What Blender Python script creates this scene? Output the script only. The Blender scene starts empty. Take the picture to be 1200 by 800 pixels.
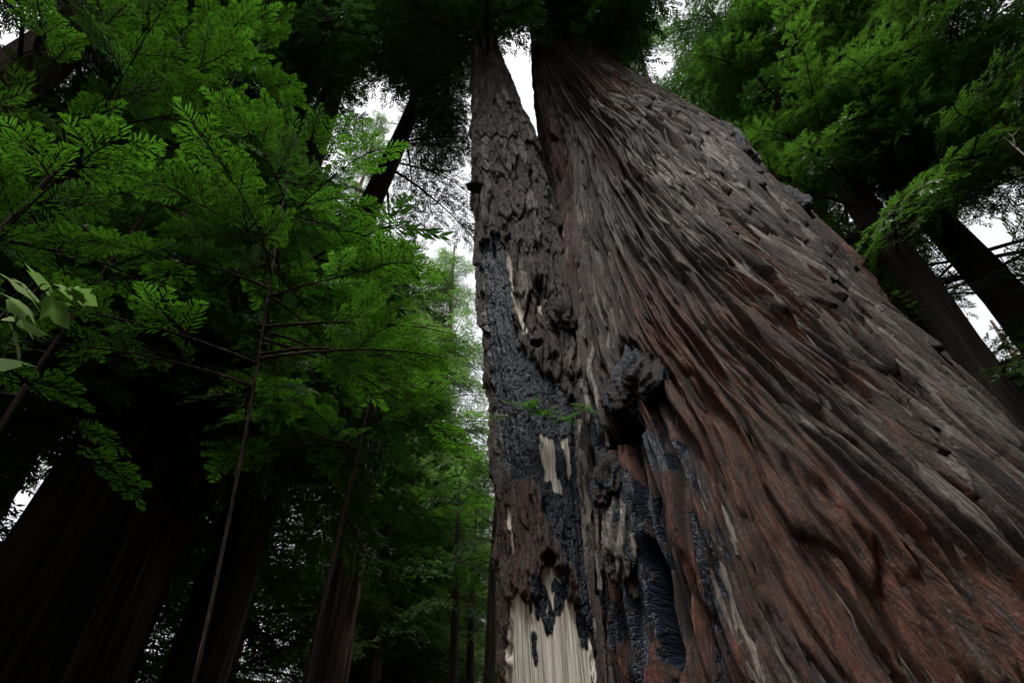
import bpy, math, random
import numpy as np
from mathutils import Vector, Matrix, Euler

SC = bpy.context.scene
COL = SC.collection
rnd = random.Random(7)
R = math.radians

# ------------------------------------------------------------------ camera, sky, sun, exposure
PITCH, LENS, EYE = R(40), 20.0, Vector((0, 0, 1.6))
cam = bpy.data.objects.new('camera', bpy.data.cameras.new('camera'))
COL.objects.link(cam)
cam.location = EYE
cam.rotation_euler = (R(90) + PITCH, 0, 0)
cam.data.lens = LENS
cam.data.sensor_width = 36
cam.data.clip_start = 0.05
cam.data.clip_end = 1000
SC.camera = cam

SUN_EL, SUN_AZ = R(68), R(205)            # azimuth clockwise from +Y: behind the camera, to the left
W = bpy.data.worlds.new('World')
SC.world = W
W.use_nodes = True
wt = W.node_tree
bg = wt.nodes['Background']
sky = wt.nodes.new('ShaderNodeTexSky')
sky.sky_type = 'NISHITA'
sky.sun_disc = False
sky.sun_elevation = SUN_EL
sky.sun_rotation = SUN_AZ
sky.dust_density = 6.0
sky.air_density = 1.0
hs = wt.nodes.new('ShaderNodeHueSaturation')     # overcast: the same sky with its blue taken out
hs.inputs['Saturation'].default_value = 0.10
hs.inputs['Value'].default_value = 1.55
wt.links.new(sky.outputs[0], hs.inputs['Color'])
wt.links.new(hs.outputs[0], bg.inputs['Color'])
bg.inputs['Strength'].default_value = 0.15

sd = bpy.data.lights.new('sun', 'SUN')
sd.energy = 1.5
sd.angle = R(12)
sd.color = (1.0, 0.965, 0.91)
sun = bpy.data.objects.new('sun', sd)
COL.objects.link(sun)
sdir = Vector((math.sin(SUN_AZ) * math.cos(SUN_EL), math.cos(SUN_AZ) * math.cos(SUN_EL), math.sin(SUN_EL)))
sun.rotation_euler = sdir.to_track_quat('Z', 'Y').to_euler()
sun.location = sdir * 60

SC.view_settings.view_transform = 'Standard'
SC.view_settings.look = 'None'
SC.view_settings.gamma = 1.0
SC.view_settings.exposure = 0.72
SC.render.engine = 'CYCLES'
cy = SC.cycles
cy.max_bounces = 4
cy.diffuse_bounces = 2
cy.glossy_bounces = 2
cy.transmission_bounces = 3
cy.volume_bounces = 0
cy.use_denoising = True
cy.adaptive_threshold = 0.03
cy.caustics_reflective = False
cy.caustics_refractive = False

# ------------------------------------------------------------------ helpers
FPX = 1200 * LENS / 36
CP, SP = math.cos(PITCH), math.sin(PITCH)


def bearing(px, py):
    """Compass bearing (radians, clockwise from +Y) and slope of the line of sight through a point of the photograph."""
    u, v = (px - 600) / FPX, (400 - py) / FPX
    d = (u, CP - v * SP, SP + v * CP)
    return math.atan2(d[0], d[1]), d[2] / math.hypot(d[0], d[1])


def at(px, py, dist):
    """World point at the horizontal distance dist along that line of sight."""
    a, t = bearing(px, py)
    return Vector((dist * math.sin(a), dist * math.cos(a), EYE.z + dist * t))


def seen(p):
    x, y, z = p[0] - EYE.x, p[1] - EYE.y, p[2] - EYE.z
    w = y * CP + z * SP
    if w < 0.2:
        return None
    return 600 + FPX * x / w, 400 - FPX * (z * CP - y * SP) / w


def tag(o, label=None, cat=None, group=None, kind=None):
    for k, v in (('label', label), ('category', cat), ('group', group), ('kind', kind)):
        if v:
            o[k] = v
    return o


def link(name, mesh, parent=None, mats=()):
    o = bpy.data.objects.new(name, mesh)
    COL.objects.link(o)
    for m in mats:
        mesh.materials.append(m)
    if parent is not None:
        o.parent = parent
    return o


def empty(name, loc):
    o = bpy.data.objects.new(name, None)
    COL.objects.link(o)
    o.location = loc
    o.empty_display_size = 0.2
    return o


def mesh_from(name, v, f, smooth=True, mi=None):
    me = bpy.data.meshes.new(name)
    me.from_pydata([tuple(p) for p in v], [], f)
    if smooth:
        me.polygons.foreach_set('use_smooth', [True] * len(me.polygons))
    if mi is not None:
        me.polygons.foreach_set('material_index', mi)
    me.update()
    return me


def grid_mesh(name, X, Y, Z, closed=False):
    """Big grid (rows, cols) as a quad mesh, written with foreach_set."""
    n, m = X.shape
    co = np.stack([X, Y, Z], -1).reshape(-1, 3).astype(np.float32)
    i = np.arange(n - 1)[:, None]
    j = np.arange(m if closed else m - 1)[None, :]
    j2 = (j + 1) % m
    q = np.stack([i * m + j, i * m + j2, (i + 1) * m + j2, (i + 1) * m + j], -1).reshape(-1, 4)
    me = bpy.data.meshes.new(name)
    me.vertices.add(len(co))
    me.vertices.foreach_set('co', co.ravel())
    me.loops.add(q.size)
    me.loops.foreach_set('vertex_index', q.ravel().astype(np.int32))
    me.polygons.add(len(q))
    me.polygons.foreach_set('loop_start', np.arange(0, q.size, 4, dtype=np.int32))
    me.polygons.foreach_set('use_smooth', np.ones(len(q), dtype=bool))
    me.update(calc_edges=True)
    return me, q


def add_attr(me, name, rgb):
    a = me.attributes.new(name, 'FLOAT_VECTOR', 'POINT')
    a.data.foreach_set('vector', np.ascontiguousarray(rgb.reshape(-1, 3), dtype=np.float32).ravel())


# --- numpy noise
def _hash(ix, iy, seed):
    h = (ix.astype(np.int64) * 374761393 + iy.astype(np.int64) * 668265263 + seed * 1442695041) & 0xFFFFFFFF
    h = ((h ^ (h >> 13)) * 1274126177) & 0xFFFFFFFF
    h = ((h ^ (h >> 15)) * 2246822519) & 0xFFFFFFFF
    return ((h ^ (h >> 16)) & 0xFFFFFF) / float(0x1000000)


def perlin(x, y, seed=0):
    x, y = np.broadcast_arrays(np.asarray(x, float), np.asarray(y, float))
    ix, iy = np.floor(x), np.floor(y)
    fx, fy = x - ix, y - iy
    sx, sy = fx * fx * fx * (fx * (fx * 6 - 15) + 10), fy * fy * fy * (fy * (fy * 6 - 15) + 10)

    def g(ox, oy):
        a = _hash(ix + ox, iy + oy, seed) * 2 * np.pi
        return np.cos(a) * (fx - ox) + np.sin(a) * (fy - oy)
    a = g(0, 0) * (1 - sx) + g(1, 0) * sx
    b = g(0, 1) * (1 - sx) + g(1, 1) * sx
    return (a * (1 - sy) + b * sy) * 1.5


def fbm(x, y, seed=0, octaves=3):
    s, a = 0, 1.0
    for k in range(octaves):
        s = s + a * perlin(x * 2 ** k, y * 2 ** k, seed + 17 * k)
        a *= 0.5
    return s


def plates(x, y, seed=0):
    """Voronoi cells: F2-F1, the cell's random number, offset along y from the cell's centre."""
    ix, iy = np.floor(x), np.floor(y)
    f1 = np.full(x.shape, 9.0)
    f2 = np.full(x.shape, 9.0)
    idr = np.zeros(x.shape)
    dyb = np.zeros(x.shape)
    dxb = np.zeros(x.shape)
    for ox in (-1, 0, 1):
        for oy in (-1, 0, 1):
            cx, cyy = ix + ox, iy + oy
            px = cx + 0.5 + 0.8 * (_hash(cx, cyy, seed) - 0.5)
            py = cyy + 0.5 + 0.9 * (_hash(cx, cyy, seed + 5) - 0.5)
            d = np.hypot(x - px, y - py)
            new = d < f1
            f2 = np.where(new, f1, np.minimum(f2, d))
            idr = np.where(new, _hash(cx, cyy, seed + 9), idr)
            dyb = np.where(new, y - py, dyb)
            dxb = np.where(new, x - px, dxb)
            f1 = np.where(new, d, f1)
    return f2 - f1, idr, dyb, dxb


def sstep(a, b, x):
    t = np.clip((x - a) / (b - a), 0, 1)
    return t * t * (3 - 2 * t)


def poly_sd(pts, x, y):
    """Signed distance to a polygon, positive inside."""
    pts = np.array(pts, float)
    d = np.full(x.shape, 1e9)
    ins = np.zeros(x.shape, bool)
    n = len(pts)
    for i in range(n):
        a, b = pts[i], pts[(i + 1) % n]
        e = b - a
        t = np.clip(((x - a[0]) * e[0] + (y - a[1]) * e[1]) / (e @ e + 1e-12), 0, 1)
        d = np.minimum(d, np.hypot(x - a[0] - t * e[0], y - a[1] - t * e[1]))
        c = ((a[1] > y) != (b[1] > y)) & (x < (b[0] - a[0]) * (y - a[1]) / (b[1] - a[1] + 1e-12) + a[0])
        ins ^= c
    return np.where(ins, d, -d)


# ------------------------------------------------------------------ materials
def new_mat(name):
    m = bpy.data.materials.new(name)
    m.use_nodes = True
    nt = m.node_tree
    for n in list(nt.nodes):
        nt.nodes.remove(n)
    out = nt.nodes.new('ShaderNodeOutputMaterial')
    return m, nt, out


def N(nt, kind, **kw):
    n = nt.nodes.new(kind)
    for k, v in kw.items():
        if k in n.inputs:
            n.inputs[k].default_value = v
        else:
            setattr(n, k, v)
    return n


def mixc(nt, fac, a, b, blend='MIX'):
    n = nt.nodes.new('ShaderNodeMix')
    n.data_type = 'RGBA'
    n.blend_type = blend
    for s, v in ((n.inputs[0], fac), (n.inputs[6], a), (n.inputs[7], b)):
        if isinstance(v, bpy.types.NodeSocket):
            nt.links.new(v, s)
        elif isinstance(v, (int, float)):
            s.default_value = v
        else:
            s.default_value = (*v, 1)
    return n.outputs[2]


def math_(nt, op, a, b=None, c=None):
    n = nt.nodes.new('ShaderNodeMath')
    n.operation = op
    for s, v in zip(n.inputs, (a, b, c)):
        if v is None:
            continue
        if isinstance(v, bpy.types.NodeSocket):
            nt.links.new(v, s)
        else:
            s.default_value = v
    return n.outputs[0]


def ramp(nt, val, lo, hi):
    n = nt.nodes.new('ShaderNodeMapRange')
    n.interpolation_type = 'SMOOTHSTEP'
    nt.links.new(val, n.inputs[0])
    n.inputs[1].default_value = lo
    n.inputs[2].default_value = hi
    return n.outputs[0]


def noise(nt, vec, scale, sx, sy, detail=4, rough=0.6, off=0.0):
    mp = N(nt, 'ShaderNodeMapping')
    nt.links.new(vec, mp.inputs[0])
    mp.inputs['Scale'].default_value = (sx, sy, 1)
    mp.inputs['Location'].default_value = (off, off * 1.7, 0)
    n = N(nt, 'ShaderNodeTexNoise', Scale=scale, Detail=detail, Roughness=rough)
    nt.links.new(mp.outputs[0], n.inputs['Vector'])
    return n.outputs[0]


def bark_material(name, brown, red, grey, bump=0.5, gloss=0.20):
    """Fibrous bark. 'grain' holds metres across and along the grain, 'zones' the charred, bare and fresh areas."""
    m, nt, out = new_mat(name)
    g = N(nt, 'ShaderNodeAttribute', attribute_name='grain').outputs['Vector']
    zs = N(nt, 'ShaderNodeSeparateXYZ')
    nt.links.new(N(nt, 'ShaderNodeAttribute', attribute_name='zones').outputs['Vector'], zs.inputs[0])
    ps = N(nt, 'ShaderNodeSeparateXYZ')
    nt.links.new(N(nt, 'ShaderNodeAttribute', attribute_name='plates').outputs['Vector'], ps.inputs[0])
    streak = noise(nt, g, 1, 26, 1.6, 5, 0.65)
    streak2 = noise(nt, g, 1, 55, 4.0, 5, 0.68, 3.1)
    blotch = noise(nt, g, 1, 1.6, 0.7, 3, 0.6, 7.7)
    fib = noise(nt, g, 1, 150, 9, 4, 0.7, 1.3)
    # weathered grey over brown over fresh red
    gf = math_(nt, 'ADD', math_(nt, 'MULTIPLY', ps.outputs[0], 0.45), math_(nt, 'MULTIPLY', streak, 0.55))
    gf = math_(nt, 'ADD', gf, math_(nt, 'MULTIPLY', math_(nt, 'SUBTRACT', blotch, 0.5), 0.5))
    gf = math_(nt, 'SUBTRACT', gf, math_(nt, 'MULTIPLY', zs.outputs[2], 0.32))
    base = mixc(nt, ramp(nt, gf, 0.50, 0.80), brown, grey)
    rf = math_(nt, 'ADD', math_(nt, 'MULTIPLY', ps.outputs[1], 0.4), math_(nt, 'MULTIPLY', zs.outputs[2], 0.55))
    rf = math_(nt, 'ADD', rf, math_(nt, 'MULTIPLY', math_(nt, 'SUBTRACT', streak2, 0.5), 1.2))
    base = mixc(nt, math_(nt, 'MULTIPLY', ramp(nt, rf, 0.38, 0.85), 0.85), base, red)
    var = math_(nt, 'ADD', 0.32, math_(nt, 'MULTIPLY', ramp(nt, math_(nt, 'ADD', math_(nt, 'MULTIPLY', fib, 0.5), math_(nt, 'MULTIPLY', streak2, 0.5)), 0.38, 0.64), 1.35))  # furrow shade and fibre highlights put into the colour
    vc = N(nt, 'ShaderNodeCombineColor')
    for k in range(3):
        nt.links.new(var, vc.inputs[k])
    base = mixc(nt, 1.0, base, vc.outputs[0], 'MULTIPLY')
    cb = N(nt, 'ShaderNodeTexNoise', Scale=55, Detail=5, Roughness=0.7)
    nt.links.new(N(nt, 'ShaderNodeTexCoord').outputs['Object'], cb.inputs['Vector'])
    base = mixc(nt, math_(nt, 'MULTIPLY', ramp(nt, cb.outputs[0], 0.52, 0.66), 0.5), base, grey)
    # dark stains running with the grain
    st = noise(nt, g, 1, 5, 0.9, 4, 0.7, 11.0)
    base = mixc(nt, math_(nt, 'MULTIPLY', ramp(nt, st, 0.52, 0.64), 0.8), base, (0.016, 0.014, 0.014))
    # bare wood
    wn = noise(nt, g, 1, 60, 1.2, 4, 0.55, 5.0)
    wood = mixc(nt, ramp(nt, wn, 0.35, 0.62), (0.27, 0.24, 0.195), (0.50, 0.465, 0.40))
    wc = noise(nt, g, 1, 34, 0.45, 5, 0.6, 15.0)
    wood = mixc(nt, math_(nt, 'MULTIPLY', ramp(nt, wc, 0.585, 0.63), 0.75), wood, (0.07, 0.055, 0.045))
    edge = noise(nt, g, 1, 30, 6, 4, 0.7, 2.0)
    wm = ramp(nt, math_(nt, 'ADD', zs.outputs[1], math_(nt, 'MULTIPLY', math_(nt, 'SUBTRACT', edge, 0.5), 1.3)), 0.44, 0.54)
    base = mixc(nt, wm, base, wood)
    # soot fading out round the charcoal
    sf = ramp(nt, math_(nt, 'ADD', zs.outputs[0], math_(nt, 'MULTIPLY', math_(nt, 'SUBTRACT', streak, 0.5), 0.5)), 0.05, 0.5)
    base = mixc(nt, math_(nt, 'MULTIPLY', sf, 0.75), base, (0.018, 0.014, 0.012))
    # charcoal, with the sky's blue sheen put into its colour
    cn = noise(nt, g, 1, 14, 7, 3, 0.6, 9.0)
    coal = mixc(nt, ramp(nt, cn, 0.3, 0.7), (0.004, 0.006, 0.011), (0.012, 0.018, 0.031))
    cm = ramp(nt, math_(nt, 'ADD', zs.outputs[0], math_(nt, 'MULTIPLY', math_(nt, 'SUBTRACT', edge, 0.5), 1.3)), 0.44, 0.54)
    base = mixc(nt, cm, base, coal)
    b = N(nt, 'ShaderNodeBsdfPrincipled')
    nt.links.new(base, b.inputs['Base Color'])
    rough = math_(nt, 'SUBTRACT', 0.70, math_(nt, 'MULTIPLY', cm, gloss))
    nt.links.new(rough, b.inputs['Roughness'])
    b.inputs['Specular IOR Level'].default_value = 0.28 if gloss > 0.1 else 0.22
    # relief: fibres on bark, alligator cracks on charcoal, faint grain on bare wood
    vo = N(nt, 'ShaderNodeTexVoronoi', feature='DISTANCE_TO_EDGE', Scale=1)
    mp = N(nt, 'ShaderNodeMapping')
    wv = N(nt, 'ShaderNodeTexNoise', Scale=14, Detail=3)
    nt.links.new(g, wv.inputs['Vector'])
    wa = N(nt, 'ShaderNodeVectorMath', operation='MULTIPLY_ADD')
    nt.links.new(wv.outputs['Color'], wa.inputs[0])
    wa.inputs[1].default_value = (0.05, 0.09, 0)
    nt.links.new(g, wa.inputs[2])
    nt.links.new(wa.outputs[0], mp.inputs[0])
    mp.inputs['Scale'].default_value = (58, 30, 1)
    nt.links.new(mp.outputs[0], vo.inputs['Vector'])
    crack = math_(nt, 'ADD', math_(nt, 'MULTIPLY', ramp(nt, vo.outputs[0], 0.0, 0.2), 0.14), math_(nt, 'MULTIPLY', streak, 0.7))
    crumb = N(nt, 'ShaderNodeTexNoise', Scale=38, Detail=6, Roughness=0.72)
    nt.links.new(N(nt, 'ShaderNodeTexCoord').outputs['Object'], crumb.inputs['Vector'])
    vf = N(nt, 'ShaderNodeTexVoronoi', feature='DISTANCE_TO_EDGE', Scale=1)
    mf = N(nt, 'ShaderNodeMapping')
    mw = N(nt, 'ShaderNodeMapping')
    nt.links.new(g, mw.inputs[0])
    mw.inputs['Scale'].default_value = (7, 1.6, 1)
    wn2 = N(nt, 'ShaderNodeTexNoise', Scale=1, Detail=3)
    nt.links.new(mw.outputs[0], wn2.inputs['Vector'])
    wb = N(nt, 'ShaderNodeVectorMath', operation='MULTIPLY_ADD')
    nt.links.new(wn2.outputs['Color'], wb.inputs[0])
    wb.inputs[1].default_value = (0.05, 0.10, 0)
    nt.links.new(g, wb.inputs[2])
    nt.links.new(wb.outputs[0], mf.inputs[0])
    mf.inputs['Scale'].default_value = (52, 3.6, 1)
    nt.links.new(mf.outputs[0], vf.inputs['Vector'])
    h = math_(nt, 'ADD', math_(nt, 'MULTIPLY', streak2, 0.8), math_(nt, 'MULTIPLY', fib, 0.5))
    h = math_(nt, 'ADD', h, math_(nt, 'MULTIPLY', ramp(nt, vf.outputs[0], 0.0, 0.16), 0.16))
    h = math_(nt, 'ADD', h, math_(nt, 'MULTIPLY', crumb.outputs[0], 0.75))
    mixh = N(nt, 'ShaderNodeMix')
    nt.links.new(cm, mixh.inputs[0])
    nt.links.new(h, mixh.inputs[2])
    nt.links.new(crack, mixh.inputs[3])
    mixw = N(nt, 'ShaderNodeMix')
    nt.links.new(wm, mixw.inputs[0])
    nt.links.new(mixh.outputs[0], mixw.inputs[2])
    nt.links.new(math_(nt, 'MULTIPLY', wn, 0.35), mixw.inputs[3])
    bp = N(nt, 'ShaderNodeBump', Strength=bump, Distance=0.045)
    nt.links.new(mixw.outputs[0], bp.inputs['Height'])
    nt.links.new(bp.outputs[0], b.inputs['Normal'])
    nt.links.new(b.outputs[0], out.inputs[0])
    return m


def far_bark(name, c1, c2):
    m, nt, out = new_mat(name)
    tc = N(nt, 'ShaderNodeTexCoord').outputs['Object']
    mp = N(nt, 'ShaderNodeMapping')
    nt.links.new(tc, mp.inputs[0])
    mp.inputs['Scale'].default_value = (9, 9, 0.5)
    n1 = N(nt, 'ShaderNodeTexNoise', Scale=1.2, Detail=5, Roughness=0.65)
    nt.links.new(mp.outputs[0], n1.inputs['Vector'])
    c = mixc(nt, ramp(nt, n1.outputs[0], 0.35, 0.66), c1, c2)
    b = N(nt, 'ShaderNodeBsdfPrincipled', Roughness=0.9)
    b.inputs['Specular IOR Level'].default_value = 0.2
    nt.links.new(c, b.inputs['Base Color'])
    bp = N(nt, 'ShaderNodeBump', Strength=1.0, Distance=0.16)
    nt.links.new(n1.outputs[0], bp.inputs['Height'])
    nt.links.new(bp.outputs[0], b.inputs['Normal'])
    nt.links.new(b.outputs[0], out.inputs[0])
    return m


def leaf_material(name, dark, light, trans, tw=0.45, rough=0.45, spec=0.35):
    m, nt, out = new_mat(name)
    oi = N(nt, 'ShaderNodeObjectInfo')
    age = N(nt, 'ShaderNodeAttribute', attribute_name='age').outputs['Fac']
    f = math_(nt, 'ADD', math_(nt, 'MULTIPLY', age, 0.65), math_(nt, 'MULTIPLY', oi.outputs['Random'], 0.35))  # paler young tips, with tip highlights and inner shade put into the colour
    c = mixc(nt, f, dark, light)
    odd = math_(nt, 'FRACT', math_(nt, 'MULTIPLY', oi.outputs['Random'], 37.7))
    c = mixc(nt, math_(nt, 'MULTIPLY', ramp(nt, odd, 0.86, 0.97), 0.55), c, (0.075, 0.085, 0.018))
    b = N(nt, 'ShaderNodeBsdfPrincipled', Roughness=rough)
    b.inputs['Specular IOR Level'].default_value = spec
    nt.links.new(c, b.inputs['Base Color'])
    t = N(nt, 'ShaderNodeBsdfTranslucent')
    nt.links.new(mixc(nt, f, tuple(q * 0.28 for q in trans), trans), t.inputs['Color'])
    mx = N(nt, 'ShaderNodeMixShader', Fac=tw)
    nt.links.new(b.outputs[0], mx.inputs[1])
    nt.links.new(t.outputs[0], mx.inputs[2])
    nt.links.new(mx.outputs[0], out.inputs[0])
    return m


BARK = bark_material('redwood_bark', (0.043, 0.028, 0.022), (0.084, 0.024, 0.012), (0.185, 0.163, 0.145), 0.9)
BARK_C = bark_material('charred_bark', (0.030, 0.022, 0.019), (0.045, 0.026, 0.020), (0.070, 0.062, 0.056), 0.9, 0.05)
BARK_F = far_bark('forest_bark', (0.070, 0.045, 0.036), (0.200, 0.135, 0.108))
BARK_D = far_bark('shaded_bark', (0.014, 0.011, 0.009), (0.040, 0.029, 0.024))  # forest bark copy with shade put into its colour
TWIG = far_bark('twig_bark', (0.020, 0.015, 0.011), (0.045, 0.031, 0.023))
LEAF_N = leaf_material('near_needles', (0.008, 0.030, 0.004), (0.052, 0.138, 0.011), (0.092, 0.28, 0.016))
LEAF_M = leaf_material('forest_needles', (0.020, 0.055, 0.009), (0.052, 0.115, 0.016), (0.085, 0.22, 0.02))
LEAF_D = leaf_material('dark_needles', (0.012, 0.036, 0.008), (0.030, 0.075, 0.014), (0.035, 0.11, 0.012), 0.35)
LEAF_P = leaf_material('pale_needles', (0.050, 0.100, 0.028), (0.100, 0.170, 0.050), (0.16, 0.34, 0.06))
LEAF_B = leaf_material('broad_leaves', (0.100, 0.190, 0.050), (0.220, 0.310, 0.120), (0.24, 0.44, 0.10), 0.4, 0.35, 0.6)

# ------------------------------------------------------------------ ground
gx, gy = np.meshgrid(np.linspace(-1, 1, 161), np.linspace(-1, 1, 161))
gx, gy = np.sign(gx) * np.abs(gx) ** 2.2 * 260, np.sign(gy) * np.abs(gy) ** 2.2 * 260
gz = 0.12 * fbm(gx / 3, gy / 3, 3, 4) + 0.8 * perlin(gx / 30, gy / 30, 4) * sstep(12, 60, np.hypot(gx, gy)) - 0.05
gme, _ = grid_mesh('ground', gx, gy, gz)
m, nt, out = new_mat('forest_duff')
tc = N(nt, 'ShaderNodeTexCoord').outputs['Object']
n1 = N(nt, 'ShaderNodeTexNoise', Scale=9, Detail=8, Roughness=0.7)
nt.links.new(tc, n1.inputs['Vector'])
b = N(nt, 'ShaderNodeBsdfPrincipled', Roughness=0.95)
nt.links.new(mixc(nt, ramp(nt, n1.outputs[0], 0.35, 0.65), (0.028, 0.018, 0.011), (0.085, 0.052, 0.030)), b.inputs['Base Color'])
bp = N(nt, 'ShaderNodeBump', Strength=0.8, Distance=0.05)
nt.links.new(n1.outputs[0], bp.inputs['Height'])
nt.links.new(bp.outputs[0], b.inputs['Normal'])
nt.links.new(b.outputs[0], out.inputs[0])
tag(link('ground', gme, None, (m,)), 'brown forest floor of needle duff under the trees', None, None, 'structure')

# ------------------------------------------------------------------ the giant redwood
# height, axis x, axis y, radius
MAIN = np.array([(-0.5, 2.906, 5.702, 3.1), (0.8, 2.762, 5.662, 2.75), (3.9, 2.502, 5.673, 2.33), (6.3, 2.292, 5.761, 2.05),
                 (9.1, 2.262, 5.773, 1.636), (11.0, 1.967, 5.88, 1.34), (13.1, 1.579, 5.996, 1.05), (15.9, 1.183, 6.086, 0.7),
                 (20.0, 0.986, 6.222, 0.5), (25.0, 0.891, 6.338, 0.3)])
STEM = np.array([(-0.5, 0.41, 4.682, 0.6), (0.8, 0.393, 4.684, 0.46), (2.35, 0.377, 4.685, 0.41), (3.3, 0.344, 4.687, 0.42),
                 (5.3, 0.254, 4.843, 0.5), (7.2, 0.113, 4.999, 0.55), (9.65, -0.089, 5.099, 0.60), (13.9, -0.554, 5.271, 0.37),
                 (18.0, -0.845, 5.334, 0.27), (23.0, -1.049, 5.399, 0.14)])


class Column:
    def __init__(s, tab, turn):
        zz = np.linspace(tab[0, 0], tab[-1, 0], 600)
        k = np.hanning(41)
        k /= k.sum()
        s.zz, s.c = zz, []
        for i in (1, 2, 3):
            v = np.interp(zz, tab[:, 0], tab[:, i])
            s.c.append(np.convolve(np.pad(v, 20, mode='reflect', reflect_type='odd'), k, 'valid'))
        s.turn = turn           # direction (radians) that theta = 0 faces

    def ax(s, z):
        return [np.interp(z, s.zz, c) for c in s.c]

    def point(s, th, z, lift=0.0):
        cx, cyy, r = s.ax(z)
        a = s.turn + th
        return cx + (r + lift) * np.cos(a), cyy + (r + lift) * np.sin(a), z


CM = Column(MAIN, math.atan2(-5.7, -2.45))
CS = Column(STEM, math.atan2(-4.8, -0.25))


def slant(a):
    """Spiral of the grain: upright on the left flank, leaning ever more to the right."""
    return 0.012 + 0.10 * sstep(-0.55, 0.45, a) * sstep(math.pi, 1.8, a)


Z_PIVOT = 4.5


def turn_of(a, z):
    """Angle on the trunk of the fibre a at height z."""
    return a - slant(a) * 6.0 * np.tanh((z - Z_PIVOT) / 6.0)


def fibre_at(t, z):
    a = np.array(t, float)
    for _ in range(8):
        a = t + slant(a) * 6.0 * np.tanh((z - Z_PIVOT) / 6.0)
    return float(a)


def main_relief(a, z):
    u, w = a * 2.2, z
    u = u + 0.08 * perlin(u * 1.6, w * 0.7, 1) + 0.012 * perlin(u * 7, w * 2.0, 2)
    w2 = w + 0.25 * perlin(u * 5, w * 0.6, 3)
    def fur(p, k):
        return -(1 - sstep(0, k, np.abs(p)))
    e1, r1, y1, x1_ = plates(u / 0.13, w2 / 2.1, 11)
    e2, r2, y2, x2_ = plates(u / 0.055, w2 / 0.95, 21)
    s1, s2 = sstep(0, 0.10, e1), sstep(0, 0.14, e2)
    pm = sstep(-0.35, 0.35, perlin(u * 0.9, w * 0.5, 33))          # some stretches shingled, some stringy
    d = 0.075 * perlin(u / 0.60, w / 3.8, 4) + 0.13 * fur(perlin(u / 0.24, w / 4.2, 40), 0.22) + 0.085 * fur(perlin(u / 0.12, w / 2.6, 41), 0.22)
    d = d + (0.020 + 0.035 * pm) * r1 - (0.016 + 0.050 * pm) * y1 - 0.035 * (1 - s1) + 0.024 * r2 - (0.010 + 0.026 * pm) * y2 - 0.018 * (1 - s2)
    d = d - 0.080 * x1_ - 0.036 * x2_
    e3, r3, y3, x3_ = plates(u / 0.024, w2 / 0.42, 23)
    d = d + 0.012 * r3 - 0.010 * y3
    d = d + 0.040 * fur(perlin(u / 0.055, w / 1.3, 31), 0.26) + 0.014 * fur(perlin(u / 0.03, w / 0.9, 36), 0.30) + 0.006 * perlin(u / 0.05, w / 0.20, 35) + 0.010 * (1 - 2 * np.abs(perlin(u / 0.034, w / 0.8, 34))) + 0.005 * perlin(u / 0.016, w / 0.30, 32)
    # hollows: above and below the burl, the burnt slot beside the second stem, knot holes
    for t0, z0, wt_, hz, dep in ((-0.262, 4.80, 0.13, 0.13, 0.26), (-0.365, 4.02, 0.20, 0.13, 0.34), (-0.335, 2.72, 0.052, 0.50, 0.60),
                                 (-0.46, 3.62, 0.10, 0.20, 0.20), (-0.245, 6.9, 0.05, 0.06, 0.10), (-0.11, 5.3, 0.05, 0.10, 0.08),
                                 (-0.60, 5.7, 0.10, 0.22, 0.22), (0.12, 3.15, 0.05, 0.22, 0.09)):
        q = np.hypot((a - fibre_at(t0, z0)) * 2.2 / wt_, (z - z0) / hz)
        q = q + 0.35 * perlin(u * 9, w * 4, 51)
        d = d - dep * sstep(1.25, 0.35, q)
    h = s1 * (0.35 + 0.65 * r1) * (0.6 + 0.4 * s2)
    return d, a * 2.2, r1 * s1, r2, h


# charred and bare areas on the second stem (theta, height)
CHAR_S = [(-1.25, 7.3), (-0.405, 7.073), (-0.366, 6.339), (-0.36, 5.647), (-0.276, 5.154), (0.155, 4.811), (0.712, 4.578),
          (0.915, 3.812), (1.239, 3.406), (0.95, 3.155), (1.35, 2.751), (1.5, 2.0), (1.5, 1.0), (0.7, 1.0), (0.548, 2.287), (0.489, 2.593),
          (0.279, 2.868), (0.085, 3.171), (-0.094, 3.444), (-0.278, 3.75), (-0.773, 3.732), (-1.046, 4.031), (-1.2, 4.687),
          (-1.25, 5.518), (-1.3, 6.507)]
WOOD_S = [[(-1.3, 1.2), (-1.25, 2.309), (-1.1, 2.63), (-0.95, 2.855), (-0.68, 2.899), (-0.551, 2.714), (-0.401, 2.821), (-0.174, 3.019),
           (0.11, 2.924), (0.238, 2.696), (0.499, 2.621), (0.471, 2.285), (0.6, 1.2)],
          [(-0.06, 4.148), (0.171, 4.132), (0.127, 3.739), (-0.08, 3.70)], [(0.262, 4.154), (0.471, 4.152), (0.584, 3.803), (0.40, 3.76)],
          [(0.054, 3.76), (0.238, 3.74), (0.261, 3.60), (0.0, 3.62)], [(0.08, 5.92), (0.25, 5.82), (0.26, 5.55), (0.11, 5.63)],
          [(-0.37, 6.75), (-0.30, 6.75), (-0.27, 6.0), (-0.34, 6.0)], [(-0.95, 3.55), (-0.85, 3.55), (-0.8, 3.2), (-0.95, 3.1)],
          [(-0.32, 5.95), (-0.20, 5.9), (-0.16, 5.4), (-0.27, 5.35)]]
COAL_SPOTS = [(-0.52, 2.50, 0.035, 0.10), (-0.33, 2.80, 0.05, 0.16), (-0.02, 2.83, 0.05, 0.13), (0.10, 2.92, 0.03, 0.10), (-0.2, 2.68, 0.04, 0.10),
              (0.36, 2.62, 0.04, 0.12), (0.33, 3.92, 0.03, 0.06)]


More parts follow.
